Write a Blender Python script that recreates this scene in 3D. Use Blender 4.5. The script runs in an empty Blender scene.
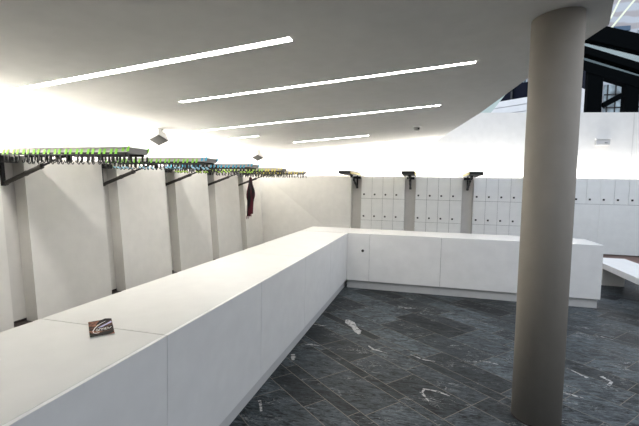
import bpy, bmesh, math, random
from mathutils import Vector, Matrix
random.seed(7)
sc = bpy.context.scene
COL = sc.collection

# ------------------------------------------------------------------ sizes (metres)
EYE = 1.8333
HC = 1.0074            # counter height
XF, XB = -1.335, -2.212   # left counter: front and back
Y1, U = 1.8397, 1.2942     # seams along the left counter
YI, YK = 7.0164, 7.8427    # far counter: front and back
ZT = 0.1537                # plinth height
XA, U2, XEND = -0.9331, 1.2192, 2.6815
XP, TL = -4.687, 0.0788    # leaning left wall
E1, LG, LW = 3.4594, 0.2928, 0.30
PIT = 4 * LW + LG
YW = E1 + 5 * PIT + LG     # face of the locker wall
XL, HL, LH, ZB = -1.7624, 2.1324, 0.6133, 0.2925
YU = 11.46                 # upper back wall
ZPB = 0.105                 # bottom of the left panels
def lx(z): return XP + TL * (1.8 - z)
def cz(x, y): return 3.0694 + 0.0769 * x + 0.002 * y     # underside of the sloping ceiling

# ------------------------------------------------------------------ materials
def new_mat(name):
    m = bpy.data.materials.new(name); m.use_nodes = True
    return m, m.node_tree, m.node_tree.nodes['Principled BSDF']
def rgb(c): return (c[0], c[1], c[2], 1)
def plain(name, c, rough=.5, metal=0, var=.03, scale=6, bump=0, spec=.5):
    m, nt, b = new_mat(name)
    b.inputs['Roughness'].default_value = rough; b.inputs['Metallic'].default_value = metal
    b.inputs['Specular IOR Level'].default_value = spec
    tc = nt.nodes.new('ShaderNodeTexCoord'); n = nt.nodes.new('ShaderNodeTexNoise')
    n.inputs['Scale'].default_value = scale; n.inputs['Detail'].default_value = 3
    nt.links.new(tc.outputs['Object'], n.inputs['Vector'])
    r = nt.nodes.new('ShaderNodeValToRGB')
    r.color_ramp.elements[0].position = .3; r.color_ramp.elements[1].position = .7
    r.color_ramp.elements[0].color = rgb([x * (1 - var) for x in c]); r.color_ramp.elements[1].color = rgb([min(1, x * (1 + var)) for x in c])
    nt.links.new(n.outputs['Fac'], r.inputs['Fac']); nt.links.new(r.outputs['Color'], b.inputs['Base Color'])
    if bump:
        n2 = nt.nodes.new('ShaderNodeTexNoise'); n2.inputs['Scale'].default_value = 140
        nt.links.new(tc.outputs['Object'], n2.inputs['Vector'])
        bp = nt.nodes.new('ShaderNodeBump'); bp.inputs['Strength'].default_value = bump; bp.inputs['Distance'].default_value = .002
        nt.links.new(n2.outputs['Fac'], bp.inputs['Height']); nt.links.new(bp.outputs['Normal'], b.inputs['Normal'])
    return m
def emit(name, c, s):
    m, nt, b = new_mat(name)
    b.inputs['Base Color'].default_value = rgb(c)
    b.inputs['Emission Color'].default_value = rgb(c); b.inputs['Emission Strength'].default_value = s
    return m
LAMP = 18.0
M = {}
M['ceiling'] = plain('ceiling_plaster', (.59, .58, .55), .9, bump=.15)
M['wall'] = plain('white_wall_paint', (.70, .69, .675), .85, bump=.1)
M['panel'] = plain('white_panel', (.72, .70, .665), .6)
M['fold'] = plain('pale_folded_panel', (.84, .82, .785), .6)
M['board'] = plain('recess_board', (.62, .60, .57), .7)
M['locker'] = plain('locker_laminate', (.83, .83, .815), .5)
M['top'] = plain('counter_top_laminate', (.62, .61, .585), .42)
M['front'] = plain('counter_front_laminate', (.81, .805, .795), .5)
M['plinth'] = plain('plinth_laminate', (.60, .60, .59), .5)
M['core'] = plain('carcass_board', (.16, .16, .16), .8)
M['column'] = plain('column_plaster', (.31, .28, .24), .9, bump=.2)
M['dark_base'] = plain('dark_base', (.05, .038, .036), .6)
M['pink_base'] = plain('reddish_base', (.42, .30, .27), .6)
M['black'] = plain('black_steel', (.008, .008, .008), .5)
M['grey_metal'] = plain('grey_aluminium', (.16, .155, .15), .5, .2)
M['rail_side'] = plain('pale_aluminium', (.46, .43, .445), .5, .05)
M['rack_top'] = plain('pale_rack_top', (.74, .73, .70), .5)
M['strut'] = plain('gunmetal_strut', (.06, .055, .05), .35, .6)
M['lock'] = plain('black_lock', (.01, .01, .01), .4)
M['lamp_white'] = plain('white_lamp_housing', (.78, .77, .75), .5)
M['lamp_grille'] = plain('dark_lamp_grille', (.035, .033, .028), .7)
M['sign'] = plain('grey_fitting', (.50, .49, .48), .5)
M['smoke'] = plain('detector_grey', (.32, .32, .30), .5)
M['diffuser'] = emit('lamp_diffuser', (1.0, .975, .93), LAMP)
M['steel'] = plain('dark_steel', (.0016, .0024, .003), .8, spec=.03)
M['steel_gloss'] = plain('dark_frame', (.01, .014, .018), .2)
M['navy'] = plain('navy_glass', (.004, .006, .016), .6, spec=.1)
M['slat'] = plain('white_slat', (.80, .80, .82), .5)
M['pale_green'] = plain('pale_green_glass', (.50, .60, .57), .2)
M['rod'] = plain('pale_rod', (.80, .84, .62), .4)
M['bwindow'] = plain('window_painted_reflections', (.22, .27, .30), .3, var=.95, scale=2.6)  # strong bright and dark mottling paints reflections into the panes
M['bblue'] = plain('facade_lintel', (.05, .10, .17), .4)
M['bench'] = plain('bench_laminate', (.80, .79, .78), .4)
M['bench_edge'] = plain('bench_edge', (.58, .56, .52), .5)
M['grout'] = plain('grout', (.20, .175, .145), .8)
M['vein'] = plain('quartz', (.2, .2, .2), .5, scale=24)
_r = [x for x in M['vein'].node_tree.nodes if x.type == 'VALTORGB'][0]
_r.color_ramp.elements[0].position = .38; _r.color_ramp.elements[1].position = .50
_r.color_ramp.elements[0].color = (.02, .022, .022, 1); _r.color_ramp.elements[1].color = (.42, .41, .40, 1)
for k, c in dict(green=(.24, .62, .06), lime=(.42, .68, .08), blue=(.05, .40, .62), yellow=(.78, .66, .12), pale_blue=(.35, .62, .78)).items():
    M[k] = plain('tag_' + k, c, .5)

# slate: one mesh of tiles, tone per tile
m, nt, b = new_mat('slate_tiles'); M['slate'] = m
at = nt.nodes.new('ShaderNodeAttribute'); at.attribute_name = 'tone'
tc = nt.nodes.new('ShaderNodeTexCoord')
mp = nt.nodes.new('ShaderNodeMapping'); mp.inputs['Rotation'].default_value = (0, 0, math.radians(41)); mp.inputs['Scale'].default_value = (1.0, 3.2, 1)
nt.links.new(tc.outputs['Object'], mp.inputs['Vector'])
ofs = nt.nodes.new('ShaderNodeVectorMath'); ofs.operation = 'MULTIPLY_ADD'
ofs.inputs[1].default_value = (37, 53, 0)
nt.links.new(at.outputs['Vector'], ofs.inputs[0]); nt.links.new(mp.outputs['Vector'], ofs.inputs[2])
n1 = nt.nodes.new('ShaderNodeTexNoise'); n1.inputs['Scale'].default_value = 6.5; n1.inputs['Detail'].default_value = 8; n1.inputs['Roughness'].default_value = .7; n1.inputs['Distortion'].default_value = 1.2
nt.links.new(ofs.outputs[0], n1.inputs['Vector'])
r1 = nt.nodes.new('ShaderNodeValToRGB'); r1.color_ramp.elements[0].position = .42; r1.color_ramp.elements[1].position = .62
r1.color_ramp.elements[0].color = (.001, .0013, .0015, 1); r1.color_ramp.elements[1].color = (.080, .096, .106, 1)
n4 = nt.nodes.new('ShaderNodeTexNoise'); n4.inputs['Scale'].default_value = 26; n4.inputs['Detail'].default_value = 6; n4.inputs['Roughness'].default_value = .8
nt.links.new(ofs.outputs[0], n4.inputs['Vector'])
mxn = nt.nodes.new('ShaderNodeMix'); mxn.inputs['Factor'].default_value = .42
nt.links.new(n1.outputs['Fac'], mxn.inputs['A']); nt.links.new(n4.outputs['Fac'], mxn.inputs['B'])
nt.links.new(mxn.outputs['Result'], r1.inputs['Fac'])
# thin pale veins
n2 = nt.nodes.new('ShaderNodeTexNoise'); n2.inputs['Scale'].default_value = 2.6; n2.inputs['Detail'].default_value = 5; n2.inputs['Distortion'].default_value = 2.2
nt.links.new(ofs.outputs[0], n2.inputs['Vector'])
r2 = nt.nodes.new('ShaderNodeValToRGB')
e = r2.color_ramp.elements
e[0].position = .488; e[0].color = (0, 0, 0, 1); e[1].position = .5; e[1].color = (1, 1, 1, 1)
x = e.new(.512); x.color = (0, 0, 0, 1)
nt.links.new(n2.outputs['Fac'], r2.inputs['Fac'])
n3 = nt.nodes.new('ShaderNodeTexNoise'); n3.inputs['Scale'].default_value = 1.7
nt.links.new(ofs.outputs[0], n3.inputs['Vector'])
r3 = nt.nodes.new('ShaderNodeValToRGB'); r3.color_ramp.elements[0].position = .48; r3.color_ramp.elements[1].position = .66
r3.color_ramp.elements[0].color = (0, 0, 0, 1)
nt.links.new(n3.outputs['Fac'], r3.inputs['Fac'])
mu = nt.nodes.new('ShaderNodeMath'); mu.operation = 'MULTIPLY'
nt.links.new(r2.outputs['Color'], mu.inputs[0]); nt.links.new(r3.outputs['Color'], mu.inputs[1])
mx = nt.nodes.new('ShaderNodeMix'); mx.data_type = 'RGBA'; mx.inputs['B'].default_value = (.40, .40, .39, 1)
tone = nt.nodes.new('ShaderNodeMix'); tone.data_type = 'RGBA'; tone.blend_type = 'MULTIPLY'; tone.inputs['Factor'].default_value = 1
sepc = nt.nodes.new('ShaderNodeSeparateColor'); nt.links.new(at.outputs['Color'], sepc.inputs['Color'])
mr = nt.nodes.new('ShaderNodeMapRange'); mr.inputs['To Min'].default_value = .25; mr.inputs['To Max'].default_value = 1.9
nt.links.new(sepc.outputs['Red'], mr.inputs['Value'])
cb = nt.nodes.new('ShaderNodeCombineColor')
for s in ('Red', 'Green', 'Blue'): nt.links.new(mr.outputs['Result'], cb.inputs[s])
nt.links.new(r1.outputs['Color'], tone.inputs['A']); nt.links.new(cb.outputs['Color'], tone.inputs['B'])
nt.links.new(mu.outputs['Value'], mx.inputs['Factor']); nt.links.new(tone.outputs['Result'], mx.inputs['A'])
nt.links.new(mx.outputs['Result'], b.inputs['Base Color'])
b.inputs['Roughness'].default_value = .40
b.inputs['Specular IOR Level'].default_value = .12
bp = nt.nodes.new('ShaderNodeBump'); bp.inputs['Strength'].default_value = .35; bp.inputs['Distance'].default_value = .004
nt.links.new(n1.outputs['Fac'], bp.inputs['Height']); nt.links.new(bp.outputs['Normal'], b.inputs['Normal'])

# scarf cloth
m, nt, b = new_mat('scarf_cloth'); M['scarf'] = m
tc = nt.nodes.new('ShaderNodeTexCoord'); mp = nt.nodes.new('ShaderNodeMapping'); mp.inputs['Scale'].default_value = (14, 14, 1.6)
n = nt.nodes.new('ShaderNodeTexNoise'); n.inputs['Scale'].default_value = 1; n.inputs['Detail'].default_value = 2
r = nt.nodes.new('ShaderNodeValToRGB'); r.color_ramp.elements[0].position = .42; r.color_ramp.elements[1].position = .58
r.color_ramp.elements[0].color = (.006, .004, .006, 1); r.color_ramp.elements[1].color = (.085, .004, .014, 1)
nt.links.new(tc.outputs['Object'], mp.inputs['Vector']); nt.links.new(mp.outputs['Vector'], n.inputs['Vector'])
nt.links.new(n.outputs['Fac'], r.inputs['Fac']); nt.links.new(r.outputs['Color'], b.inputs['Base Color']); b.inputs['Roughness'].default_value = .9
M['fringe'] = plain('scarf_fringe', (.30, .18, .18), .9, var=.5, scale=60)

# booklet cover
m, nt, b = new_mat('booklet_cover'); M['cover'] = m
tc = nt.nodes.new('ShaderNodeTexCoord'); n = nt.nodes.new('ShaderNodeTexNoise'); n.inputs['Scale'].default_value = 13; n.inputs['Detail'].default_value = 3; n.inputs['Distortion'].default_value = 1.0
r = nt.nodes.new('ShaderNodeValToRGB'); e = r.color_ramp.elements
e[0].position = .40; e[0].color = (.012, .009, .007, 1); e[1].position = .66; e[1].color = (.36, .15, .09, 1)
x = e.new(.53); x.color = (.05, .02, .012, 1)
nt.links.new(tc.outputs['Object'], n.inputs['Vector']); nt.links.new(n.outputs['Fac'], r.inputs['Fac']); nt.links.new(r.outputs['Color'], b.inputs['Base Color'])
b.inputs['Roughness'].default_value = .7; b.inputs['Specular IOR Level'].default_value = .12
M['paper'] = plain('paper', (.80, .78, .74), .6)
M['ink_white'] = plain('white_lettering', (.85, .83, .80), .5)
M['ink_violet'] = plain('violet_band', (.45, .42, .66), .5)
M['cover_dark'] = plain('dark_print', (.008, .006, .005), .7, spec=.1)

# far facade: pale stone courses
m, nt, b = new_mat('facade_stone'); M['facade'] = m
tc = nt.nodes.new('ShaderNodeTexCoord'); w = nt.nodes.new('ShaderNodeTexWave'); w.bands_direction = 'Z'; w.inputs['Scale'].default_value = .6; w.inputs['Distortion'].default_value = 5; w.inputs['Detail'].default_value = 3
r = nt.nodes.new('ShaderNodeValToRGB'); r.color_ramp.elements[0].position = .25; r.color_ramp.elements[1].position = .6
r.color_ramp.elements[0].color = (.38, .36, .375, 1); r.color_ramp.elements[1].color = (.46, .49, .54, 1)
nt.links.new(tc.outputs['Object'], w.inputs['Vector']); nt.links.new(w.outputs['Fac'], r.inputs['Fac']); nt.links.new(r.outputs['Color'], b.inputs['Base Color'])
b.inputs['Roughness'].default_value = .8
# tinted glazing
m, nt, b = new_mat('tinted_glass'); M['glass'] = m
out = nt.nodes['Material Output']
tr = nt.nodes.new('ShaderNodeBsdfTransparent'); tr.inputs['Color'].default_value = (.30, .38, .38, 1)
gl = nt.nodes.new('ShaderNodeBsdfGlossy'); gl.inputs['Roughness'].default_value = .08; gl.inputs['Color'].default_value = (.75, .85, .86, 1)
nz = nt.nodes.new('ShaderNodeTexNoise'); nz.inputs['Scale'].default_value = 2.0
rr = nt.nodes.new('ShaderNodeMapRange'); rr.inputs['To Min'].default_value = .15; rr.inputs['To Max'].default_value = .45
nt.links.new(nz.outputs['Fac'], rr.inputs['Value'])
ms = nt.nodes.new('ShaderNodeMixShader'); ms.name = 'blend'
nt.links.new(rr.outputs['Result'], ms.inputs['Fac'])
nt.links.new(tr.outputs[0], ms.inputs[1]); nt.links.new(gl.outputs[0], ms.inputs[2]); nt.links.new(ms.outputs[0], out.inputs['Surface'])

M['dark_glass'] = M['glass'].copy(); M['dark_glass'].name = 'dark_tinted_glass'
for nd in M['dark_glass'].node_tree.nodes:
    if nd.type == 'BSDF_TRANSPARENT': nd.inputs['Color'].default_value = (.08, .13, .14, 1)
    if nd.type == 'BSDF_GLOSSY': nd.inputs['Color'].default_value = (.30, .38, .40, 1)

# ------------------------------------------------------------------ mesh helpers
class MB:
    def __init__(s): s.bm = bmesh.new()
    def hexa(s, p):     # 8 points: bottom 4 (ccw), top 4
        v = [s.bm.verts.new(q) for q in p]
        for f in ((0, 3, 2, 1), (4, 5, 6, 7), (0, 1, 5, 4), (1, 2, 6, 5), (2, 3, 7, 6), (3, 0, 4, 7)):
            s.bm.faces.new([v[i] for i in f])
        return s
    def box(s, x0, x1, y0, y1, z0, z1, bev=0):
        pts = [(x0, y0, z0), (x1, y0, z0), (x1, y1, z0), (x0, y1, z0), (x0, y0, z1), (x1, y0, z1), (x1, y1, z1), (x0, y1, z1)]
        if not bev: return s.hexa(pts)
        t = MB().hexa(pts)
        bmesh.ops.bevel(t.bm, geom=list(t.bm.edges), offset=bev, segments=2, affect='EDGES', profile=.5)
        return s.add(t)
    def add(s, t, mat=None):
        if mat: bmesh.ops.transform(t.bm, matrix=mat, verts=t.bm.verts)
        me = bpy.data.meshes.new('tmp'); t.bm.to_mesh(me); t.bm.free(); s.bm.from_mesh(me); bpy.data.meshes.remove(me)
        return s
    def lean(s, a0, a1, y0, y1, z0, z1):   # box whose x follows the leaning wall
        return s.hexa([(lx(z0) + a0, y0, z0), (lx(z0) + a1, y0, z0), (lx(z0) + a1, y1, z0), (lx(z0) + a0, y1, z0),
                       (lx(z1) + a0, y0, z1), (lx(z1) + a1, y0, z1), (lx(z1) + a1, y1, z1), (lx(z1) + a0, y1, z1)])
    def prism(s, poly, z0, z1):            # poly of (x,y), z0/z1 numbers or functions
        f0 = z0 if callable(z0) else (lambda x, y: z0); f1 = z1 if callable(z1) else (lambda x, y: z1)
        a = [s.bm.verts.new((x, y, f0(x, y))) for x, y in poly]; b_ = [s.bm.verts.new((x, y, f1(x, y))) for x, y in poly]
        s.bm.faces.new(a[::-1]); s.bm.faces.new(b_)
        n = len(poly)
        for i in range(n): s.bm.faces.new([a[i], a[(i + 1) % n], b_[(i + 1) % n], b_[i]])
        return s
    def tube(s, pts, r, n=10, flat=1.0, up=Vector((0, 0, 1))):
        pts = [Vector(p) for p in pts]; rings = []
        rs = r if isinstance(r, (list, tuple)) else [r] * len(pts)
        for i, p in enumerate(pts):
            d = (pts[min(i + 1, len(pts) - 1)] - pts[max(i - 1, 0)]).normalized()
            u = up if abs(d.dot(up)) < .95 else Vector((1, 0, 0))
            a = d.cross(u).normalized(); c = d.cross(a).normalized()
            rings.append([s.bm.verts.new(p + rs[i] * (a * math.cos(2 * math.pi * k / n) + flat * c * math.sin(2 * math.pi * k / n))) for k in range(n)])
        for i in range(len(rings) - 1):
            for k in range(n): s.bm.faces.new([rings[i][k], rings[i][(k + 1) % n], rings[i + 1][(k + 1) % n], rings[i + 1][k]])
        s.bm.faces.new(rings[0][::-1]); s.bm.faces.new(rings[-1])
        return s
    def lathe(s, c, prof, n=24):
        rings = []
        for r, z in prof: rings.append([s.bm.verts.new((c[0] + r * math.cos(2 * math.pi * k / n), c[1] + r * math.sin(2 * math.pi * k / n), c[2] + z)) for k in range(n)])
        for i in range(len(rings) - 1):
            for k in range(n): s.bm.faces.new([rings[i][k], rings[i][(k + 1) % n], rings[i + 1][(k + 1) % n], rings[i + 1][k]])
        s.bm.faces.new(rings[0][::-1]); s.bm.faces.new(rings[-1])
        return s
    def mesh(s, name, mat, smooth=False, off=(0, 0, 0)):
        bmesh.ops.translate(s.bm, vec=-Vector(off), verts=s.bm.verts)
        bmesh.ops.recalc_face_normals(s.bm, faces=s.bm.faces)
        me = bpy.data.meshes.new(name); s.bm.to_mesh(me); s.bm.free()
        for mm in (mat if isinstance(mat, (list, tuple)) else [mat]): me.materials.append(mm)
        if smooth:
            for p in me.polygons: p.use_smooth = True
        return me
def link(name, me, parent=None, loc=(0, 0, 0)):
    o = bpy.data.objects.new(name, me); COL.objects.link(o); o.location = loc
    if parent: o.parent = parent
    return o
def tag(o, label, cat, group=None):
    o['label'] = label; o['category'] = cat
    if group: o['group'] = group
    return o
def thing(name, label, cat, loc, group=None, rotz=0):
    o = link(name, None, None, loc); o.empty_display_size = .1; o.rotation_euler = (0, 0, rotz)
    return tag(o, label, cat, group)
def part(name, mb, mat, parent, off=None, smooth=False, label=None):
    # mb is in world coordinates unless off says otherwise
    if off is None:
        off = Vector(parent.location)
        if parent.parent: off = off + Vector(parent.parent.location)
    o = link(name, mb.mesh(name, mat, smooth, off), parent)
    if label: o['label'] = label
    return o
def struct(name, mb, mat, smooth=False):
    o = link(name, mb.mesh(name, mat, smooth)); o['kind'] = 'structure'; return o
def solo(name, mb, mat, label, cat, loc, group=None, smooth=False):
    o = link(name, mb.mesh(name, mat, smooth, loc), None, loc); return tag(o, label, cat, group)
def copy_tree(o, parent=None):
    c = o.copy(); COL.objects.link(c); c.parent = parent
    for ch in list(o.children): copy_tree(ch, c)
    return c

# ------------------------------------------------------------------ floor
th = math.radians(-41.0)
UV, VV = Vector((math.cos(th), math.sin(th))), Vector((-math.sin(th), math.cos(th)))
XR = 8.6
RECT = [(-5.3, -3.0), (XR, -3.0), (XR, 11.5), (-5.3, 11.5)]
def clip(poly, rect=(-5.3, XR, -3.0, 11.5)):
    def cut(pl, f):
        out = []
        for i in range(len(pl)):
            a, c = pl[i], pl[(i + 1) % len(pl)]; fa, fc = f(a), f(c)
            if fa >= 0: out.append(a)
            if (fa >= 0) != (fc >= 0):
                t = fa / (fa - fc); out.append((a[0] + t * (c[0] - a[0]), a[1] + t * (c[1] - a[1])))
        return out
    for f in (lambda p: p[0] - rect[0], lambda p: rect[1] - p[0], lambda p: p[1] - rect[2], lambda p: rect[3] - p[1]):
        if poly: poly = cut(poly, f)
    return poly
bm = bmesh.new(); lay = bm.loops.layers.float_color.new('tone')
def face(poly, z, mi, tone_):
    if len(poly) < 3: return
    f = bm.faces.new([bm.verts.new((p[0], p[1], z)) for p in poly]); f.material_index = mi
    if f.normal.z < 0 or True:
        f.normal_update()
        if f.normal.z < 0: f.normal_flip()
    for l in f.loops: l[lay] = tone_
face(RECT, 0.0, 1, (0, 0, 0, 1))
rows = [1.215, 1.706, 1.93, 2.062, 2.455, 2.558, 2.93, 3.185, 3.315, 3.62]
widths = [.30, .13, .37, .22, .11, .40, .25, .16, .33, .12, .28]
while rows[-1] < 14.5: rows.append(rows[-1] + random.choice(widths))
while rows[0] > -6.5: rows.insert(0, rows[0] - random.choice(widths))
G = .0030
for a, c in zip(rows[:-1], rows[1:]):
    w_ = c - a
    u = -13 + random.random()
    while u < 12:
        L = random.uniform(.45, .95) if w_ > .2 else random.uniform(.5, 1.2)
        if w_ < .12 and random.random() < .5: L = random.uniform(.3, .6)
        q = [UV * uu + VV * vv for uu, vv in ((u + G, a + G), (u + L - G, a + G), (u + L - G, c - G), (u + G, c - G))]
        face(clip([(p.x, p.y) for p in q]), .0010, 0, (random.random(), random.random(), random.random(), 1))
        u += L
# pale quartz marks on the tiles
def mark(pts, wd):
    n = len(pts)
    left, right = [], []
    for i, p in enumerate(pts):
        p = Vector(p); d = (Vector(pts[min(i + 1, n - 1)]) - Vector(pts[max(i - 1, 0)])).normalized(); nn = Vector((-d.y, d.x))
        w_ = wd[i] * random.uniform(.7, 1.3)
        left.append(p + nn * w_); right.append(p - nn * w_ * random.uniform(.6, 1))
    for i in range(n - 1):
        face([tuple(left[i]), tuple(left[i + 1]), tuple(right[i + 1]), tuple(right[i])], .0016, 2, (0, 0, 0, 1))
mark([(-.99, 5.32), (-.93, 5.2), (-.85, 5.07), (-.78, 4.93), (-.74, 4.82)], [.02, .055, .05, .04, .008])
mark([(-1.30, 4.30), (-1.22, 4.34), (-1.12, 4.33)], [.004, .018, .003])
mark([(-1.34, 4.02), (-1.31, 3.95), (-1.29, 3.88)], [.018, .026, .012])
mark([(-1.31, 3.05), (-1.27, 2.98), (-1.23, 2.90)], [.012, .016, .012])
mark([(.03, 3.58), (.05, 3.66), (.11, 3.66), (.17, 3.65), (.27, 3.60)], [.010, .022, .012, .014, .006])
mark([(.02, 3.60), (.06, 3.52), (.09, 3.45)], [.014, .008, .004])
mark([(1.48, 4.55), (1.56, 4.42), (1.60, 4.36)], [.006, .012, .018])
mark([(1.75, 4.44), (1.80, 4.34), (1.74, 4.25)], [.016, .016, .012])
mark([(1.27, 3.98), (1.36, 3.93), (1.42, 3.92)], [.010, .016, .004])
mark([(.62, 4.46), (.72, 4.45), (.80, 4.42)], [.006, .014, .006])
mark([(-.10, 4.40), (0.0, 4.33), (.06, 4.30), (.16, 4.30)], [.004, .012, .012, .004])
mark([(-.58, 4.50), (-.52, 4.42), (-.46, 4.40), (-.33, 4.35)], [.008, .020, .014, .003])
mark([(-1.4, 5.0), (-1.28, 4.98), (-1.2, 5.0)], [.006, .016, .004])
mark([(-.35, 6.15), (-.22, 6.12), (-.10, 6.16)], [.006, .020, .006])
mark([(2.15, 5.7), (2.22, 5.68), (2.32, 5.6)], [.008, .016, .006])
me = bpy.data.meshes.new('floor'); bm.to_mesh(me); bm.free()
for k in ('slate', 'grout', 'vein'): me.materials.append(M[k])
o = link('floor', me); o['kind'] = 'structure'

# ------------------------------------------------------------------ walls and ceiling
mb = MB(); mb.lean(-.30, -.18, -3.0, YW - .205, .14, HL)
struct('wall_left', mb, M['board'])
mb = MB(); mb.lean(-.30, -.18, -3.0, 11.48, HL, 2.80)
struct('wall_left_upper', mb, M['wall'])
mb = MB().box(-4.95, -4.66, -3.0, YW + .1, 0, ZPB - .002).box(-4.95, -4.765, -3.0, YW + .1, ZPB - .002, .138)
o = struct('baseboard_left', mb, M['dark_base'])
def wtop(x): return 3.90 - .0262 * x
mb = MB(); mb.hexa([(-5.3, YU, 0), (XR, YU, 0), (XR, YU + .15, 0), (-5.3, YU + .15, 0),
                    (-5.3, YU, wtop(-5.3)), (XR, YU, wtop(XR)), (XR, YU + .15, wtop(XR)), (-5.3, YU + .15, wtop(-5.3))])
struct('wall_back', mb, M['wall'])
mb = MB(); mb.box(-2.08, XR, YW + .17, YU - .003, ZB - .02, HL - .02)
struct('wall_back_lower', mb, M['board'])
mb = MB(); mb.box(-2.08, XR, YW + .06, YU - .003, 0, ZB - .022)
struct('baseboard_back', mb, M['pink_base'])
mb = MB(); mb.box(4.835, 4.842, YU - .004, YU - .0005, HL, wtop(4.84) - .01)
struct('trim_1', mb, M['sign'])
struct('wall_front', MB().box(-5.3, XR, -3.15, -3.0, 0, 3.7), M['wall'])
struct('wall_right', MB().box(XR, XR + .15, -3.15, YU + .15, 0, 3.65), M['wall'])

CEIL = [(-5.25, -3.0), (.40, -3.0), (.55, .6), (1.22, 3.29), (1.385, 3.80), (1.15, 5.16), (.86, 7.45), (.175, YU - .005), (-5.25, YU - .005)]
mb = MB().prism(CEIL, cz, lambda x, y: cz(x, y) + .28)
struct('ceiling', mb, M['ceiling'])

# ------------------------------------------------------------------ column
cx, cy_, cr = .9245, 3.4712, .180
t = thing('column', 'round grey plastered column standing on the slate floor up to the ceiling', 'column', (cx, cy_, 0))
mb = MB(); n = 64
ring0 = [(cx + cr * math.cos(2 * math.pi * k / n), cy_ + cr * math.sin(2 * math.pi * k / n)) for k in range(n)]
mb.prism(ring0, .012, lambda x, y: cz(x, y) - .001)
o = part('shaft', mb, M['column'], t)
for p in o.data.polygons:
    if abs(p.normal.z) < .5: p.use_smooth = True
mb = MB().lathe((cx, cy_, 0), [(cr + .004, .001), (cr + .004, .011)], 48)
part('base_ring', mb, M['dark_base'], t)

# ------------------------------------------------------------------ counter
zu = HC - .022
def cab_left(y0, y1, label):
    t = thing('counter_cabinet', label, 'counter cabinet', ((XF + XB) / 2, (y0 + y1) / 2, 0), 'counter cabinets of the left run')
    part('carcass', MB().box(XB + .004, XF - .022, y0 + .001, y1 - .001, ZT, zu), M['core'], t)
    part('front_panel', MB().box(XF - .021, XF, y0 + .0025, y1 - .0025, ZT + .001, HC - .001, .0012), M['front'], t)
    part('back_panel', MB().box(XB - .001, XB + .003, y0 + .0025, y1 - .0025, ZT, zu), M['front'], t)
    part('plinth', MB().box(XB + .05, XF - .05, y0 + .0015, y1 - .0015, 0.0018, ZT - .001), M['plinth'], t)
names = ['white counter cabinet, the one cut off by the bottom left corner of the photo', 'white counter cabinet just beyond the booklet, second front from the photo corner',
         'white counter cabinet front third from the booklet end of the left run', 'narrow looking white counter cabinet next to the inner corner cabinet', 'white counter cabinet front touching the inner corner of the counter']
cab_left(Y1 - 2 * U, Y1 - U, 'white counter cabinet beside the camera, wholly below the photo edge')
cab_left(Y1 - U, Y1, 'white counter cabinet of the left run below the booklet, cut by the photo corner')
cab_left(Y1, Y1 + U, 'large white counter cabinet of the left run, first past the booklet seam')
cab_left(Y1 + U, Y1 + 2 * U, 'white counter cabinet of the left run, second past the booklet seam')
cab_left(Y1 + 2 * U, Y1 + 3 * U, 'white counter cabinet of the left run, last but one before the inner corner')
cab_left(Y1 + 3 * U, YI, 'white counter cabinet of the left run touching the inner corner')
def cab_far(x0, x1, label, lock=False, end=False):
    t = thing('counter_cabinet', label, 'counter cabinet', ((x0 + x1) / 2, (YI + YK) / 2, 0), 'counter cabinets of the far run')
    part('carcass', MB().box(x0 + .001, x1 - (.022 if end else .001), YI + .022, YK - .004, ZT, zu), M['core'], t)
    d = part('door' if lock else 'front_panel', MB().box(x0 + .0025, x1 - (0 if end else .0025), YI, YI + .021, ZT + .001, HC - .001, .0012), M['front'], t)
    if lock:
        lo = MB().tube([(XF + .285, YI - .012, .70), (XF + .285, YI + .001, .70)], .024, 20)
        part('lock', lo, M['lock'], d, off=t.location, label='round black door lock')
    if end: part('end_panel', MB().box(x1 - .021, x1, YI + .0225, YK - .004, ZT + .001, HC - .001), M['front'], t)
    part('back_panel', MB().box(x0 + .0025, x1 - .0025, YK - .003, YK, ZT, zu), M['front'], t)
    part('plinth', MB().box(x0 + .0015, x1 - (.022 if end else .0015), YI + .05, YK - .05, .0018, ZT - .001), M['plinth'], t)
t = thing('corner_cabinet', 'white cabinet block in the inner corner where both counter runs meet', 'counter cabinet', ((XB + XF) / 2, (YI + YK) / 2, 0))
part('carcass', MB().box(XB, XF - .001, YI + .001, YK, ZT, zu), M['front'], t)
part('plinth', MB().box(XB + .05, XF - .05, YI + .0015, YK - .05, .0018, ZT - .001), M['plinth'], t)
cab_far(XF, XA, 'narrow counter cabinet with a round black lock beside the inner corner', lock=True)
cab_far(XA, XA + U2, 'wide white counter cabinet of the far run, next to the locked narrow door')
cab_far(XA + U2, XA + 2 * U2, 'wide white counter cabinet of the far run, just left of the column')
cab_far(XA + 2 * U2, XEND, 'white end cabinet of the far run, half hidden behind the column', end=True)
def worktop(x0, x1, y0, y1, label):
    solo('worktop', MB().box(x0, x1, y0, y1, HC - .020, HC, .001), M['top'], label, 'worktop', ((x0 + x1) / 2, (y0 + y1) / 2, HC - .02), 'white worktop slabs of the counter')
xe_ = XF - .0215 
g_ = .0028
worktop(XB, xe_, Y1 - 2 * U, Y1 - g_, 'white worktop slab nearest the camera, under the near half of the booklet')
worktop(XB, xe_, Y1 + g_, Y1 + 2 * U - g_, 'long white worktop slab in the middle of the left counter run')
worktop(XB, xe_, Y1 + 2 * U + g_, YI - g_, 'white worktop slab of the left run ending at the inner corner')
worktop(XB, XA - g_, YI + .0215, YK, 'white corner worktop slab where the two counter runs meet')
worktop(XA + g_, XEND - .0215, YI + .0215, YK, 'long white worktop slab along the far counter run')

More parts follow.
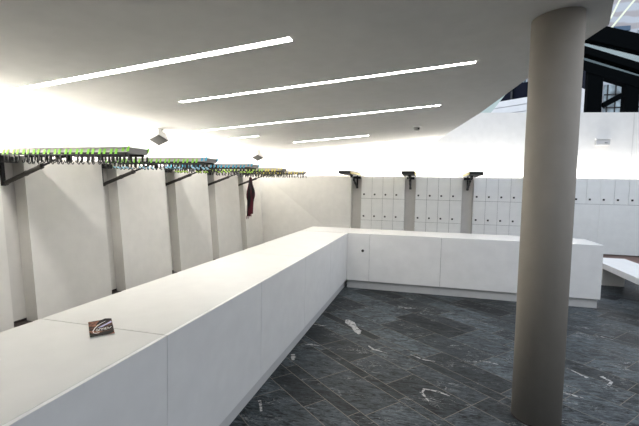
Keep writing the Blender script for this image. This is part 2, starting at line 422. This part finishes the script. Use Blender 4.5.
# booklet lying across the seam
bc = [Vector((-1.885, 1.862)), Vector((-1.811, 1.96)), Vector((-1.609, 1.764)), Vector((-1.688, 1.677))]   # far-left, far-right, near-right, near-left
def bk(u, v): # u to the right 0..1, v from near 0 to far 1
    return bc[3] * (1 - u) * (1 - v) + bc[2] * u * (1 - v) + bc[1] * u * v + bc[0] * (1 - u) * v
cen = bk(.5, .5)
t = thing('booklet', 'small brown and black booklet with white script lettering on the near counter top', 'booklet', (cen.x, cen.y, HC))
mb = MB().prism([tuple(bk(*p)) for p in ((0, 0), (1, 0), (1, 1), (0, 1))], HC + .0006, HC + .006); part('pages', mb, M['paper'], t)
mb = MB().prism([tuple(bk(*p)) for p in ((0, 0), (1, 0), (1, 1), (0, 1))], HC + .006, HC + .0066); part('cover', mb, M['cover'], t)
def ribbon(mb, pts, wd, z):
    n = len(pts); L, Rr = [], []
    for i, p in enumerate(pts):
        d = Vector(pts[min(i + 1, n - 1)]) - Vector(pts[max(i - 1, 0)]); d.normalize(); nn = Vector((-d.y * .6, d.x))
        w_ = wd[i] if isinstance(wd, list) else wd
        L.append(bk(*(Vector(p) + nn * w_))); Rr.append(bk(*(Vector(p) - nn * w_)))
    for i in range(n - 1):
        mb.prism([tuple(L[i]), tuple(Rr[i]), tuple(Rr[i + 1]), tuple(L[i + 1])], HC + z, HC + z + .0003)
mb = MB()
ribbon(mb, [(.30, .70), (.5, .86), (.75, .93), (.93, .97)], [.01, .11, .13, .04], .00665)
part('dark_print', mb, M['cover_dark'], t); mb = MB()
ribbon(mb, [(.02, .10), (.3, .06), (.6, .12), (.98, .16)], [.05, .06, .06, .09], .00665)
part('dark_print', mb, M['cover_dark'], t)
mb = MB(); ribbon(mb, [(.36, .50), (.55, .56), (.75, .66), (.97, .77)], [.01, .045, .04, .05], .0070)
part('violet_stroke', mb, M['ink_violet'], t)
mb = MB()
ribbon(mb, [(.72, .86), (.55, .78), (.38, .66), (.24, .50), (.15, .34), (.16, .22), (.26, .17), (.40, .20)], [.006, .012, .018, .022, .024, .020, .014, .006], .0074)
import math as _m
def word(mb, txt_pts): 
    for s_ in txt_pts: ribbon(mb, s_, .012, .0074)
word(mb, [[(.36, .40), (.31, .42), (.27, .34), (.31, .28), (.36, .34), (.36, .42), (.37, .29), (.40, .30)],
          [(.42, .30), (.42, .42), (.45, .43), (.48, .41)],
          [(.50, .30), (.50, .42), (.53, .43), (.55, .32), (.56, .42), (.59, .43), (.61, .31)],
          [(.64, .36), (.69, .39), (.68, .43), (.64, .41), (.64, .33), (.70, .32)],
          [(.73, .32), (.74, .43), (.78, .43), (.80, .33), (.85, .38), (.92, .44)]])
part('lettering', mb, M['ink_white'], t)

# ------------------------------------------------------------------ leaning left wall: panels
PN = {-2: 'white leaning wall panel beside the camera, left of the photo edge', -1: 'white wall panel at the left photo edge, left of the nearest recess',
      0: 'widest looking white wall panel, right of the nearest recess on the left wall', 1: 'white wall panel second from the nearest recess, behind the booklet end of the counter',
      2: 'white wall panel in the middle of the left wall, third from the nearest recess', 3: 'white wall panel fourth from the nearest recess, left of the hanging scarf',
      4: 'last white wall panel on the left wall, behind the hanging scarf'}
for k in range(-3, 5):
    y0, y1 = E1 + k * PIT + LG, E1 + (k + 1) * PIT - (.12 if k == 4 else 0)
    if k == -3: continue
    solo('wall_panel', MB().lean(-.178, 0, y0, y1, ZPB, HL), M['panel'], PN[k], 'wall panel', (lx(ZPB), (y0 + y1) / 2, ZPB), 'white panels along the left wall')

# far corner panel; fold added so its shape lightens the lower facet
t = thing('folded_panel', 'blank white wall panel in the far left corner, diagonal fold added to lighten its lower facet', 'wall panel', (-3.3, YW, ZPB))
A, B, Cc, D = Vector((-4.73, YW, HL)), Vector((-2.10, YW, ZPB)), Vector((-2.058, YW, HL)), Vector((-4.70, YW - .20, ZPB))
Bb = Vector((-2.058, YW, ZPB))
mb = MB(); v = [mb.bm.verts.new(p) for p in (A, B, Bb, Cc)]; w = [mb.bm.verts.new(p + Vector((0, .17, 0))) for p in (A, B, Bb, Cc)]
mb.bm.faces.new(v); mb.bm.faces.new(w[::-1])
for i in range(4): mb.bm.faces.new([v[i], v[(i + 1) % 4], w[(i + 1) % 4], w[i]])
part('upper_facet', mb, M['fold'], t)
A0 = Vector((-4.888, YW, HL)); D.x = -4.735
mb = MB(); v = [mb.bm.verts.new(p) for p in (A, A0, D, B)]; w = [mb.bm.verts.new((p.x, YW + .17, p.z)) for p in (A, A0, D, B)]
mb.bm.faces.new([v[0], v[2], v[3]]); mb.bm.faces.new([v[0], v[1], v[2]]); mb.bm.faces.new(w[::-1])
for i in range(4): mb.bm.faces.new([v[i], v[(i + 1) % 4], w[(i + 1) % 4], w[i]])
part('lower_facet', mb, M['fold'], t)
struct('baseboard_corner', MB().box(-4.55, -2.085, YW + .05, YU - .003, 0, ZPB - .003), M['dark_base'])

# ------------------------------------------------------------------ lockers on the back wall
g = .0035
def door_mesh(w_, h_): return MB().box(g, w_ - g, 0, .018, g, h_ - g, .0012).mesh('locker_door', M['locker'])
dm = door_mesh(LW, LH)
lkm = MB().box(-.023, .023, -.010, .001, -.023, .023, .008).mesh('lock', M['lock'])
def bank(x0, n, label, low=None):
    t = thing('locker_bank', label, 'locker bank', (x0, YW, ZB), 'locker banks along the back wall')
    W = n * LW
    o = link('carcass', MB().box(.002, W - .002, .0185, .165, 0, HL - ZB).mesh('carcass', M['core']), t)
    o = link('side_panel', MB().box(.0003, .0018, 0, .165, 0, HL - ZB).mesh('side_panel', M['locker']), t)
    o = link('side_panel', MB().box(W - .0018, W - .0003, 0, .165, 0, HL - ZB).mesh('side_panel', M['locker']), t)
    rows_ = range(3) if low is None else (2,)
    for r_ in rows_:
        for c_ in range(n):
            d = link('locker_door', dm, t, (c_ * LW, 0, r_ * LH))
            link('lock', lkm, d, (.078, 0, .115))
    if low: link('lower_panel', door_mesh(W, 2 * LH).copy(), t, (0, 0, 0))
X4 = 2.64
bank(XL, 4, 'white locker bank furthest left on the back wall, right of the blank folded panel')
bank(XL + PIT, 4, 'white locker bank in the middle between two black coat rack brackets')
bank(XL + 2 * PIT, 4, 'white locker bank just left of the round column')
bank(X4, 5, 'white locker unit partly hidden by the column, one row of doors over a large panel', low=True)
bank(X4 + 1.5, 5, 'white locker unit at the right photo edge, above the white bench', low=True)
bank(X4 + 3.0, 5, 'white locker unit beyond the right edge of the photo', low=True)

# ------------------------------------------------------------------ coat racks
ZR = 1.77; RL = 1.90; ztop = .435
tag_pts = [(-.0145 - .007, 0), (.0145 - .007, 0), (.0145 + .009, .052), (-.0145 + .009, .052)]
def tag_mesh(c):
    mb = MB(); a = [mb.bm.verts.new((x, -.0015, z)) for x, z in tag_pts]; b_ = [mb.bm.verts.new((x, .0015, z)) for x, z in tag_pts]
    mb.bm.faces.new(a); mb.bm.faces.new(b_[::-1])
    for i in range(4): mb.bm.faces.new([a[i], a[(i + 1) % 4], b_[(i + 1) % 4], b_[i]])
    return mb.mesh('number_tag', M[c])
TM = {c: tag_mesh(c) for c in ('green', 'lime', 'blue', 'yellow', 'pale_blue')}
def hook_mesh(s):
    mb = MB()
    mb.box(-.010, .010, -.005, .005, -.055, .004)
    mb.tube([(0, 0, -.045), (0, s * .003, -.066), (0, s * .012, -.077), (0, s * .023, -.076), (0, s * .029, -.064), (0, s * .030, -.054)], .0055, 8)
    return mb.mesh('coat_hook', M['black'])
HM = {s: hook_mesh(s) for s in (-1, 1)}
TIPM = {c: MB().box(-.014, .014, -.0065, .0065, -.068, -.044).mesh('hook_clip', M[c]) for c in ('pale_blue', 'lime', 'yellow', 'blue')}
NP = 12
def make_rack(lean, end='grey_metal', hooks=True):
    root = link('coat_rack', None)
    k_ = TL if lean else 0.0
    def P(name, mb, mat, par=None, label=None):
        o = link(name, mb.mesh(name, mat), par or root)
        if label: o['label'] = label
        return o
    # post against the recess board (board surface at x = -k*z)
    mb = MB(); mb.hexa([(.001, -.02, 0), (.041, -.02, 0), (.041, .02, 0), (.001, .02, 0), (.001 - k_ * .40, -.02, .40), (.041 - k_ * .40, -.02, .40), (.041 - k_ * .40, .02, .40), (.001 - k_ * .40, .02, .40)])
    mb.box(.012, .12, -.104, .104, .275, .3445)
    P('wall_post', mb, M['black'])
    a, b_ = Vector((.045, 0, .03)), Vector((.93, 0, .352))
    st = P('strut', MB().tube([a, b_], .013, 10), M['black'])
    P('sleeve', MB().tube([a.lerp(b_, .02), a.lerp(b_, .60)], .026, 10).tube([a.lerp(b_, .60), a.lerp(b_, .64)], .031, 10).tube([a.lerp(b_, .36), a.lerp(b_, .39)], .031, 10), M['strut'], st)
    P('pivot', MB().tube([(.045, -.03, .03), (.045, .03, .03)], .026, 12), M['black'], st)
    P('clamp', MB().box(.90, .98, -.035, .035, .325, .372).tube([(1.0, 0, .33), (1.0, 0, .285)], .028, 12), M['black'])
    P('top_panel', MB().box(.004, RL + .012, -.158, .158, ztop - .010, ztop), M['rack_top'])
    for s in (-1, 1): P('side_rail', MB().box(.01, RL, s * .139 - .006, s * .139 + .006, .377, ztop - .0105), M['rail_side'])
    P('end_cap', MB().box(RL + .0005, RL + .008, -.150, .150, .366, ztop - .0105, .002), M[end])
    P('beam', MB().box(.01, RL - .01, -.13, .13, .372, ztop - .0105), M['black'])
    for s in (-1, 1): P('hook_rail', MB().box(.20, RL - .03, s * .138 - .010, s * .138 + .010, .347, .3765), M['black'])
    for i in range(NP if hooks else 0):
        for j in (0, 1):
            for s in (-1, 1):
                x_ = .24 + i * .1465 + j * .060
                up = .026 if i == NP - 1 else 0
                h = link('coat_hook', HM[s], root, (x_, s * .138, .345))
                tg = link('number_tag', TM['green'], h, (0, s * .0125, .014 + up))
                cp = link('hook_clip', TIPM['pale_blue'], h, (0, 0, 0))
    if not hooks:
        for i in range(NP):
            for j in (0, 1):
                for s in (-1, 1): link('number_tag', TM['yellow'], root, (.24 + i * .1465 + j * .060, s * .1505, .359))
    return root
def paint(root, cols, clips):
    for h in root.children:
        if not h.name.startswith('coat_hook'): continue
        i = round((h.location.x - .24 - .03) / .1465)
        for c in list(h.children):
            if c.name.startswith('number_tag'): c.data = TM[cols[1] if i >= NP - cols[2] else cols[0]]
            elif clips is None or (i * 7 + int(h.location.y > 0)) % 3 == 0:
                bpy.data.objects.remove(c)
            else: c.data = TIPM[clips]
protoL, protoB = make_rack(True), None
GR = 'coat racks projecting from the left wall'
spec = [(-1, ('green', 'green', 0), None, 'coat rack whose end just shows at the left photo edge'),
        (0, ('green', 'green', 0), None, 'nearest full coat rack with green number tags at the left'),
        (1, ('green', 'blue', 1), 'pale_blue', 'second coat rack, green number tags ending in two blue ones'),
        (2, ('blue', 'blue', 0), 'lime', 'third coat rack with blue number tags'),
        (3, ('lime', 'yellow', 3), None, 'fourth coat rack with lime green tags turning yellow at its end'),
        (4, ('yellow', 'yellow', 0), None, 'furthest coat rack of the left wall, yellow tags and a hanging scarf')]
racks = {}
bx = lx(ZR) - .18
for n_, (k, cols, clips, lab) in enumerate(spec):
    racks[k] = protoL if n_ == len(spec) - 1 else copy_tree(protoL)
    r_ = racks[k]; r_.location = (bx - (.03 if k < 0 else 0), E1 + k * PIT + LG / 2 - (.10 if k < 0 else 0), ZR); tag(r_, lab, 'coat rack', GR)
protoB = make_rack(False, 'black', False)  # black end caps: shade on the room-facing ends put into their colour
GB = 'coat racks projecting from the back wall'
bspec = [(XL - LG / 2, 'coat rack with shade coloured into its black end, furthest left on the back wall, beside the folded panel'), (XL + PIT - LG / 2, 'middle coat rack on the back wall, seen straight end on'),
         (XL + 2 * PIT - LG / 2, 'coat rack on the back wall left of the column, turned to show its left side'), ((XL + 2 * PIT + 1.2 + X4) / 2, 'coat rack on the back wall hidden behind the column')]
for n_, (x_, lab) in enumerate(bspec):
    r_ = protoB if n_ == len(bspec) - 1 else copy_tree(protoB)
    r_.location = (x_, YW + .169, ZR + .025); r_.rotation_euler = (0, 0, -math.pi / 2); tag(r_, lab, 'coat rack', GB)
    racks['b%d' % n_] = r_
for k, cols, clips, lab in spec: paint(racks[k], cols, clips)

# scarf hanging from the furthest rack
sx, sy = -4.33, E1 + 4 * PIT + LG / 2 - .195
t = thing('scarf', 'dark red and black scarf hanging from the furthest coat rack on the left', 'scarf', (sx, sy, .98))
prof = [(2.035, .022, 0), (2.02, .038, 0), (1.96, .046, 0), (1.86, .056, 0), (1.78, .080, .004), (1.68, .115, .008), (1.60, .125, .010), (1.52, .118, .012), (1.44, .085, .012), (1.36, .076, .008), (1.25, .074, .004), (1.10, .074, 0), (1.05, .076, 0)]
def drape(dx, wf, df, z1, ph):
    mb = MB(); n = 20; rings = []
    for z_, r_, o_ in prof:
        z2 = 2.035 - (2.035 - z_) * (2.035 - z1) / (2.035 - 1.05)
        rings.append([mb.bm.verts.new((sx + o_ + dx * min(1, (2.035 - z_) / .5) + wf * r_ * math.cos(2 * math.pi * k / n) * (1 + .10 * math.sin(5 * 2 * math.pi * k / n + ph + z_ * 3)),
                     sy + df * min(r_, .05) * math.sin(2 * math.pi * k / n) * (1 + .25 * math.sin(4 * 2 * math.pi * k / n + ph)), z2)) for k in range(n)])
    for i in range(len(rings) - 1):
        for k in range(n): mb.bm.faces.new([rings[i][k], rings[i][(k + 1) % n], rings[i + 1][(k + 1) % n], rings[i + 1][k]])
    mb.bm.faces.new(rings[0][::-1]); mb.bm.faces.new(rings[-1]); return mb
part('front_tail', drape(.018, .84, .85, 1.10, 0), M['scarf'], t, smooth=True)
part('rear_tail', drape(-.034, .74, .7, 1.04, 2), M['scarf'], t, smooth=True)
mb = MB()
for i in range(9):
    x_ = sx - .11 + i * .018 if i < 5 else sx - .035 + (i - 4) * .018; z_ = 1.045 if i < 5 else 1.105
    mb.tube([(x_, sy, z_), (x_ + random.uniform(-.006, .006), sy - .004, z_ - .07 - random.random() * .03)], [.007, .004], 6)
part('fringe', mb, M['fringe'], t)

# ------------------------------------------------------------------ ceiling lights
LS = [((-4.70, 3.22), (-1.078, 3.051), .080, 'nearest and longest ceiling light strip, running in from the left photo edge'),
      ((-2.986, 4.40), (.432, 4.35), .060, 'ceiling light strip second from the camera, reaching furthest right'),
      ((-4.323, 6.366), (.162, 6.364), .058, 'third ceiling light strip, ending left of the smoke detector'),
      ((-4.271, 7.53), (-3.322, 7.53), .06, 'short ceiling light strip near the left wall above the racks'),
      ((-3.032, 8.95), (-1.285, 8.95), .06, 'furthest short ceiling light strip, above the back wall racks')]
for a, b_, w_, lab in LS:
    a, b_ = Vector(a), Vector(b_); d = (b_ - a).normalized(); nn = Vector((-d.y, d.x)); mid = (a + b_) / 2
    t = thing('ceiling_light', lab, 'ceiling light', (mid.x, mid.y, cz(*mid)), 'linear lights in the sloping ceiling')
    q = [a - nn * w_ / 2, b_ - nn * w_ / 2, b_ + nn * w_ / 2, a + nn * w_ / 2]
    part('diffuser', MB().prism([tuple(p) for p in q], lambda x, y: cz(x, y) - .0045, lambda x, y: cz(x, y) - .0005), M['diffuser'], t)
    mb = MB()
    for s in (-1, 1):
        q = [a + nn * s * (w_ / 2 + .001), b_ + nn * s * (w_ / 2 + .001), b_ + nn * s * (w_ / 2 + .009), a + nn * s * (w_ / 2 + .009)]
        mb.prism([tuple(p) for p in q], lambda x, y: cz(x, y) - .006, lambda x, y: cz(x, y) - .0005)
    part('frame', mb, M['lamp_white'], t)

# ------------------------------------------------------------------ ceiling fittings
def spot(x, y, rz, lab):
    z = cz(x, y)
    t = thing('ceiling_speaker', lab, 'ceiling fitting', (x, y, z), 'box shaped fittings under the ceiling')
    part('mount', MB().lathe((x, y, z), [(.05, -.0008), (.05, -.025), (.02, -.03), (.02, -.06)], 20), M['lamp_white'], t)
    Rm = Matrix.Translation((x - .02, y - .01, z - .135)) @ Matrix.Scale(.80, 4) @ Matrix.Rotation(math.radians(30), 4, Vector((-y, x, 0)).normalized()) @ Matrix.Rotation(rz, 4, 'Z')
    mb = MB(); mb.hexa([(-.145, -.145, -.075), (.145, -.145, -.075), (.145, .145, -.075), (-.145, .145, -.075), (-.11, -.10, .115), (.10, -.10, .115), (.10, .10, .115), (-.11, .10, .115)])
    bmesh.ops.bevel(mb.bm, geom=list(mb.bm.edges), offset=.01, segments=2, affect='EDGES', profile=.5)
    bmesh.ops.transform(mb.bm, matrix=Rm, verts=mb.bm.verts)
    h = part('housing', mb, M['lamp_white'], t)
    mb = MB().box(-.132, .132, -.132, .132, -.082, -.0745); bmesh.ops.transform(mb.bm, matrix=Rm, verts=mb.bm.verts)
    part('grille', mb, M['lamp_grille'], h, off=t.location, label='dark grille facing down')
spot(-4.36, 5.86, math.radians(-8), 'white box shaped fitting with dark underside, under the ceiling above the second coat rack')
spot(-4.36, 9.95, math.radians(-21), 'small looking white box fitting under the ceiling above the furthest coat racks')
# floodlight above the nearest rack
fx, fy, fz = lx(2.3) - .18, 4.38, 2.27
t = thing('floodlight', 'white floodlight on the wall just above the nearest full coat rack', 'wall light', (fx, fy, fz))
part('wall_plate', MB().box(fx - .006, fx + .02, fy - .06, fy + .06, fz - .05, fz + .06), M['lamp_white'], t)
mb = MB(); mb.hexa([(fx + .06, fy - .14, fz - .10), (fx + .24, fy - .14, fz - .10), (fx + .24, fy + .14, fz - .10), (fx + .06, fy + .14, fz - .10), (fx + .10, fy - .10, fz + .06), (fx + .22, fy - .10, fz + .06), (fx + .22, fy + .10, fz + .06), (fx + .10, fy + .10, fz + .06)])
part('housing', mb, M['lamp_white'], t)
part('arm', MB().tube([(fx + .015, fy, fz), (fx + .12, fy, fz + .02)], .018, 10).tube([(fx + .16, fy - .03, fz + .05), (fx + .16, fy - .03, fz + .10)], .02, 10).tube([(fx + .16, fy + .05, fz + .05), (fx + .16, fy + .05, fz + .085)], .016, 10), M['lamp_white'], t)
# smoke detector
dx_, dy_ = -.215, 8.25; dz_ = cz(dx_, dy_)
t = thing('smoke_detector', 'small round grey smoke detector on the ceiling', 'smoke detector', (dx_, dy_, dz_))
part('base', MB().lathe((dx_, dy_, dz_), [(.085, -.003), (.085, -.02), (.075, -.028)], 28), M['lamp_white'], t)
part('dome', MB().lathe((dx_, dy_, dz_), [(.066, -.0285), (.064, -.06), (.05, -.085), (.025, -.095)], 28), M['smoke'], t)
part('sensor_eye', MB().box(dx_ + .02, dx_ + .05, dy_ - .072, dy_ - .050, dz_ - .075, dz_ - .045), M['lock'], t)
part('rim', MB().lathe((dx_, dy_, dz_), [(.03, -.0955), (.03, -.105), (.012, -.11)], 24), M['lamp_white'], t)
# fitting on the upper back wall
t = thing('wall_fitting', 'small slanted grey rectangular fitting high on the white back wall, right of the column', 'wall fitting', (4.18, YU, 3.06))
mb = MB(); mb.hexa([(4.03, YU - .09, 2.985), (4.33, YU - .09, 2.985), (4.33, YU - .001, 2.985), (4.03, YU - .001, 2.985), (4.05, YU - .05, 3.12), (4.35, YU - .05, 3.12), (4.35, YU - .001, 3.12), (4.05, YU - .001, 3.12)])
part('housing', mb, M['sign'], t)
part('top_lip', MB().box(4.03, 4.37, YU - .07, YU - .001, 3.121, 3.15), M['lamp_white'], t)
part('slot', MB().box(4.22, 4.28, YU - .088, YU - .078, 3.03, 3.042), M['lock'], t)

# ------------------------------------------------------------------ bench
t = thing('bench', 'long low white bench in front of the lockers at the right photo edge', 'bench', (3.70, 7.2, 0))
part('seat', MB().box(3.36, 4.04, 4.9, 9.55, .345, .45, .002), M['bench'], t)
for y_ in (5.6, 8.87): part('leg', MB().box(3.40, 3.78, y_, y_ + .10, .0018, .3445), M['bench_edge'], t)

# ------------------------------------------------------------------ atrium behind the back wall
struct('atrium_floor', MB().box(-5.3, 14, YU + .16, 24, -.1, 0), M['plinth'])
def beam(xa, za, xb, zb, y0, y1, h, name, lab, cat, grp, mat='steel'):
    a, c = Vector((xa, 0, za)), Vector((xb, 0, zb)); n = Vector((-(c - a).z, 0, (c - a).x)).normalized() * h / 2
    mb = MB(); q = [a - n, c - n, c + n, a + n]
    mb.hexa([(p.x, y0, p.z) for p in q] + [(p.x, y1, p.z) for p in q])
    return solo(name, mb, M[mat], lab, cat, ((xa + xb) / 2, y0, (za + zb) / 2), grp)
def zl(xa, za, xb, zb, x): return za + (zb - za) * (x - xa) / (xb - xa)
A_ = lambda x: zl(3.2, 7.08, 9.5, 5.00, x) - .235
B1 = lambda x: zl(3.2, 6.60, 9.5, 4.08, x)
C1 = lambda x: zl(3.2, 6.10, 9.5, 3.70, x)
GS = 'dark steel frame of the glazed roof behind the wall'
beam(3.2, 7.08, 9.5, 5.00, 13.9, 14.25, .47, 'steel_beam', 'thick black sloping steel beam, uppermost beside the ceiling edge', 'steel beam', GS)
beam(3.2, 6.60, 9.5, 4.08, 13.9, 14.25, .20, 'steel_beam', 'thin black sloping steel beam between the two glass bands', 'steel beam', GS)
beam(3.2, 6.10, 9.5, 3.70, 13.9, 14.25, .30, 'steel_beam', 'lowest black sloping steel beam, resting on the two posts', 'steel beam', GS)
solo('steel_post', MB().prism([(4.62, 13.92), (5.02, 13.92), (5.02, 14.22), (4.62, 14.22)], 0, lambda x, y: C1(x) - .165), M['steel'], 'black steel post close to the right of the column', 'steel post', (4.82, 14, 0), GS)
solo('steel_post', MB().prism([(5.62, 13.92), (5.97, 13.92), (5.97, 14.22), (5.62, 14.22)], 0, lambda x, y: C1(x) - .165), M['steel'], 'black steel post at the right photo edge above the white wall', 'steel post', (5.8, 14, 0), GS)
beam(5.09, 4.44, 5.55, 4.71, 13.95, 14.15, .16, 'steel_brace', 'black diagonal brace between the two steel posts', 'steel brace', None)
def pane(x0, a0, b0, x1, a1, b1, lab, mat='glass'):
    mb = MB(); mb.hexa([(x0, 14.06, a0), (x1, 14.06, a1), (x1, 14.08, a1), (x0, 14.08, a0), (x0, 14.06, b0), (x1, 14.06, b1), (x1, 14.08, b1), (x0, 14.08, b0)])
    solo('roof_glazing', mb, M[mat], lab, 'glazing', (x0, 14.07, a0), 'tinted glass bands')
pane(3.3, B1(3.3) + .115, A_(3.3) - .015, 9.4, B1(9.4) + .115, A_(9.4) - .015, 'upper, paler tinted glass band between the black sloping beams')
pane(3.3, C1(3.3) + .17, B1(3.3) - .115, 9.4, C1(9.4) + .17, B1(9.4) - .115, 'lower, darker tinted glass band between the black sloping beams', 'dark_glass')
# louvred white wall seen left of the column
t = thing('louvred_wall', 'white slatted outer wall with a dark window band, left of the column top', 'outer wall', (2.9, 13.2, 0))
p0, p1 = Vector((1.32, 14.61)), Vector((3.98, 12.42)); dd = (p1 - p0).normalized(); nn = Vector((-dd.y, dd.x))
if nn.y < 0: nn = -nn
def obl(s0, s1, d0, d1, z0, z1):
    q = [p0 + dd * s0 + nn * d0, p0 + dd * s1 + nn * d0, p0 + dd * s1 + nn * d1, p0 + dd * s0 + nn * d1]
    return MB().prism([tuple(p) for p in q], z0, z1)
LL = (p1 - p0).length
part('base_wall', obl(0, LL, .06, .2, 0, 4.62), M['slat'], t)
for z_ in (4.02, 4.23, 4.44): part('slat', obl(0, LL, -.02, .058, z_, z_ + .185), M['slat'], t)
part('window_band', obl(.1, LL, .07, .19, 4.63, 5.10), M['navy'], t, label='dark navy window band')
for s_ in (1.45, 2.25): part('mullion', obl(s_, s_ + .06, .0, .069, 4.63, 5.10), M['steel_gloss'], t)
mb = MB(); fin = [(1.0, 0), (1.69, 0), (1.69, 3.98), (1.99, 4.39), (2.14, 4.6), (1.0, 4.6)]
fa = [mb.bm.verts.new((x, 12.60, z)) for x, z in fin]; fb = [mb.bm.verts.new((x, 12.63, z)) for x, z in fin]
mb.bm.faces.new(fa); mb.bm.faces.new(fb[::-1])
for i in range(6): mb.bm.faces.new([fa[i], fa[(i + 1) % 6], fb[(i + 1) % 6], fb[i]])
solo('glass_fin', mb, M['pale_green'], 'pale green glass fin at the foot of the ceiling edge above the wall', 'glass fin', (1.4, 12.6, 0))
# facade
t = thing('neighbouring_building', 'pale stone building behind the glazed roof, upper right', 'building', (6, 20, 0))
part('wall', MB().box(-2, 14, 20, 20.4, 0, 13), M['facade'], t)
part('lintel', MB().box(6.9, 8.05, 19.90, 19.998, 8.62, 8.80), M['bblue'], t)
for x_ in (6.95, 8.35, 9.8):
    w_ = part('window', MB().box(x_, x_ + 1.15, 19.95, 19.998, 7.3, 8.6), M['bwindow'], t)
for x_, z_ in ((6.2, 4.2), (7.25, 4.2), (8.3, 4.2), (3.4, 6.5)):
    w_ = part('window', MB().box(x_, x_ + .8, 19.95, 19.998, z_, z_ + 2.2), M['bwindow'], t)
    mb = MB()
    for i in range(4): mb.box(x_, x_ + .8, 19.92, 19.949, z_ + .1 + i * .55, z_ + .16 + i * .55)
    for i in range(3): mb.box(x_ + .1 + i * .3, x_ + .15 + i * .3, 19.92, 19.949, z_, z_ + 2.2)
    part('glazing_bars', mb, M['steel_gloss'], t)
# rods
GRD = 'pale tension rods in front of the stone building'
solo('tension_rod', MB().tube([(5.30, 14.5, 6.80), (6.50, 16.0, 8.22), (7.6, 17.4, 9.55)], .030, 8), M['rod'], 'pale tension rod rising from the top black beam towards the upper right corner', 'tension rod', (5.1, 14.4, 6.75), GRD)
solo('tension_rod', MB().tube([(5.31, 14.5, 7.15), (5.70, 15.0, 7.85), (6.3, 15.8, 8.9)], .026, 8), M['rod'], 'short steep pale rod close beside the ceiling edge', 'tension rod', (5.05, 14.5, 6.75), GRD)

# ------------------------------------------------------------------ light
UP_L, UP_B = 10.0, 13.0
def uplight(name, loc, sx_, sy_, power, col=(1, .965, .90)):
    l = bpy.data.lights.new(name, 'AREA'); l.shape = 'RECTANGLE'; l.size = sx_; l.size_y = sy_; l.energy = power; l.color = col
    o = bpy.data.objects.new(name, l); COL.objects.link(o); o.location = loc; o.rotation_euler = (math.pi, 0, 0); return o
for k in range(-2, 5):
    uplight('uplight', (lx(HL) - .09, E1 + k * PIT + LG + .6, HL + .012), .10, 1.1, UP_L)
uplight('uplight', (-3.3, YW + .10, HL + .012), 2.2, .10, UP_B * 1.6)
for x0, w_ in ((XL, 1.2), (XL + PIT, 1.2), (XL + 2 * PIT, 1.2), (X4, 1.5), (X4 + 1.5, 1.5), (X4 + 3, 1.5)):
    uplight('uplight', (x0 + w_ / 2, YW + .10, HL + .012), w_ - .1, .10, UP_B if x0 < 2 else UP_B * (.8 if x0 < 3 else .55))
wd = bpy.data.worlds.new('sky'); sc.world = wd; wd.use_nodes = True
bg = wd.node_tree.nodes['Background']
tcw = wd.node_tree.nodes.new('ShaderNodeTexCoord'); sep = wd.node_tree.nodes.new('ShaderNodeSeparateXYZ'); rp = wd.node_tree.nodes.new('ShaderNodeValToRGB')
wd.node_tree.links.new(tcw.outputs['Generated'], sep.inputs[0]); wd.node_tree.links.new(sep.outputs['Z'], rp.inputs['Fac'])
rp.color_ramp.elements[0].color = (.80, .84, .88, 1); rp.color_ramp.elements[1].color = (.66, .75, .90, 1)
wd.node_tree.links.new(rp.outputs['Color'], bg.inputs['Color']); bg.inputs['Strength'].default_value = .64

# ------------------------------------------------------------------ camera
f, yaw, pitch, roll = 397.9996, -.2595, -.0669, -.0187
cy, sy_, cp, sp, cr_, sr = math.cos(yaw), math.sin(yaw), math.cos(pitch), math.sin(pitch), math.cos(roll), math.sin(roll)
fw = Vector((sy_ * cp, cy * cp, sp)); r = Vector((cy, -sy_, 0)); d = fw.cross(r)
r2 = cr_ * r + sr * d; d2 = -sr * r + cr_ * d
cam = bpy.data.cameras.new('camera'); co = bpy.data.objects.new('camera', cam); COL.objects.link(co)
co.matrix_world = Matrix(((r2.x, -d2.x, -fw.x, 0), (r2.y, -d2.y, -fw.y, 0), (r2.z, -d2.z, -fw.z, EYE), (0, 0, 0, 1)))
cam.sensor_fit = 'HORIZONTAL'; cam.sensor_width = 36; cam.lens = f / 639 * 36; cam.clip_start = .05
sc.camera = co

sc.view_settings.view_transform = 'Standard'; sc.view_settings.look = 'None'; sc.view_settings.gamma = 1; sc.view_settings.exposure = 1.4
sc.view_settings.use_curve_mapping = False
sc.cycles.use_denoising = True
sc.cycles.max_bounces = 10; sc.cycles.diffuse_bounces = 8
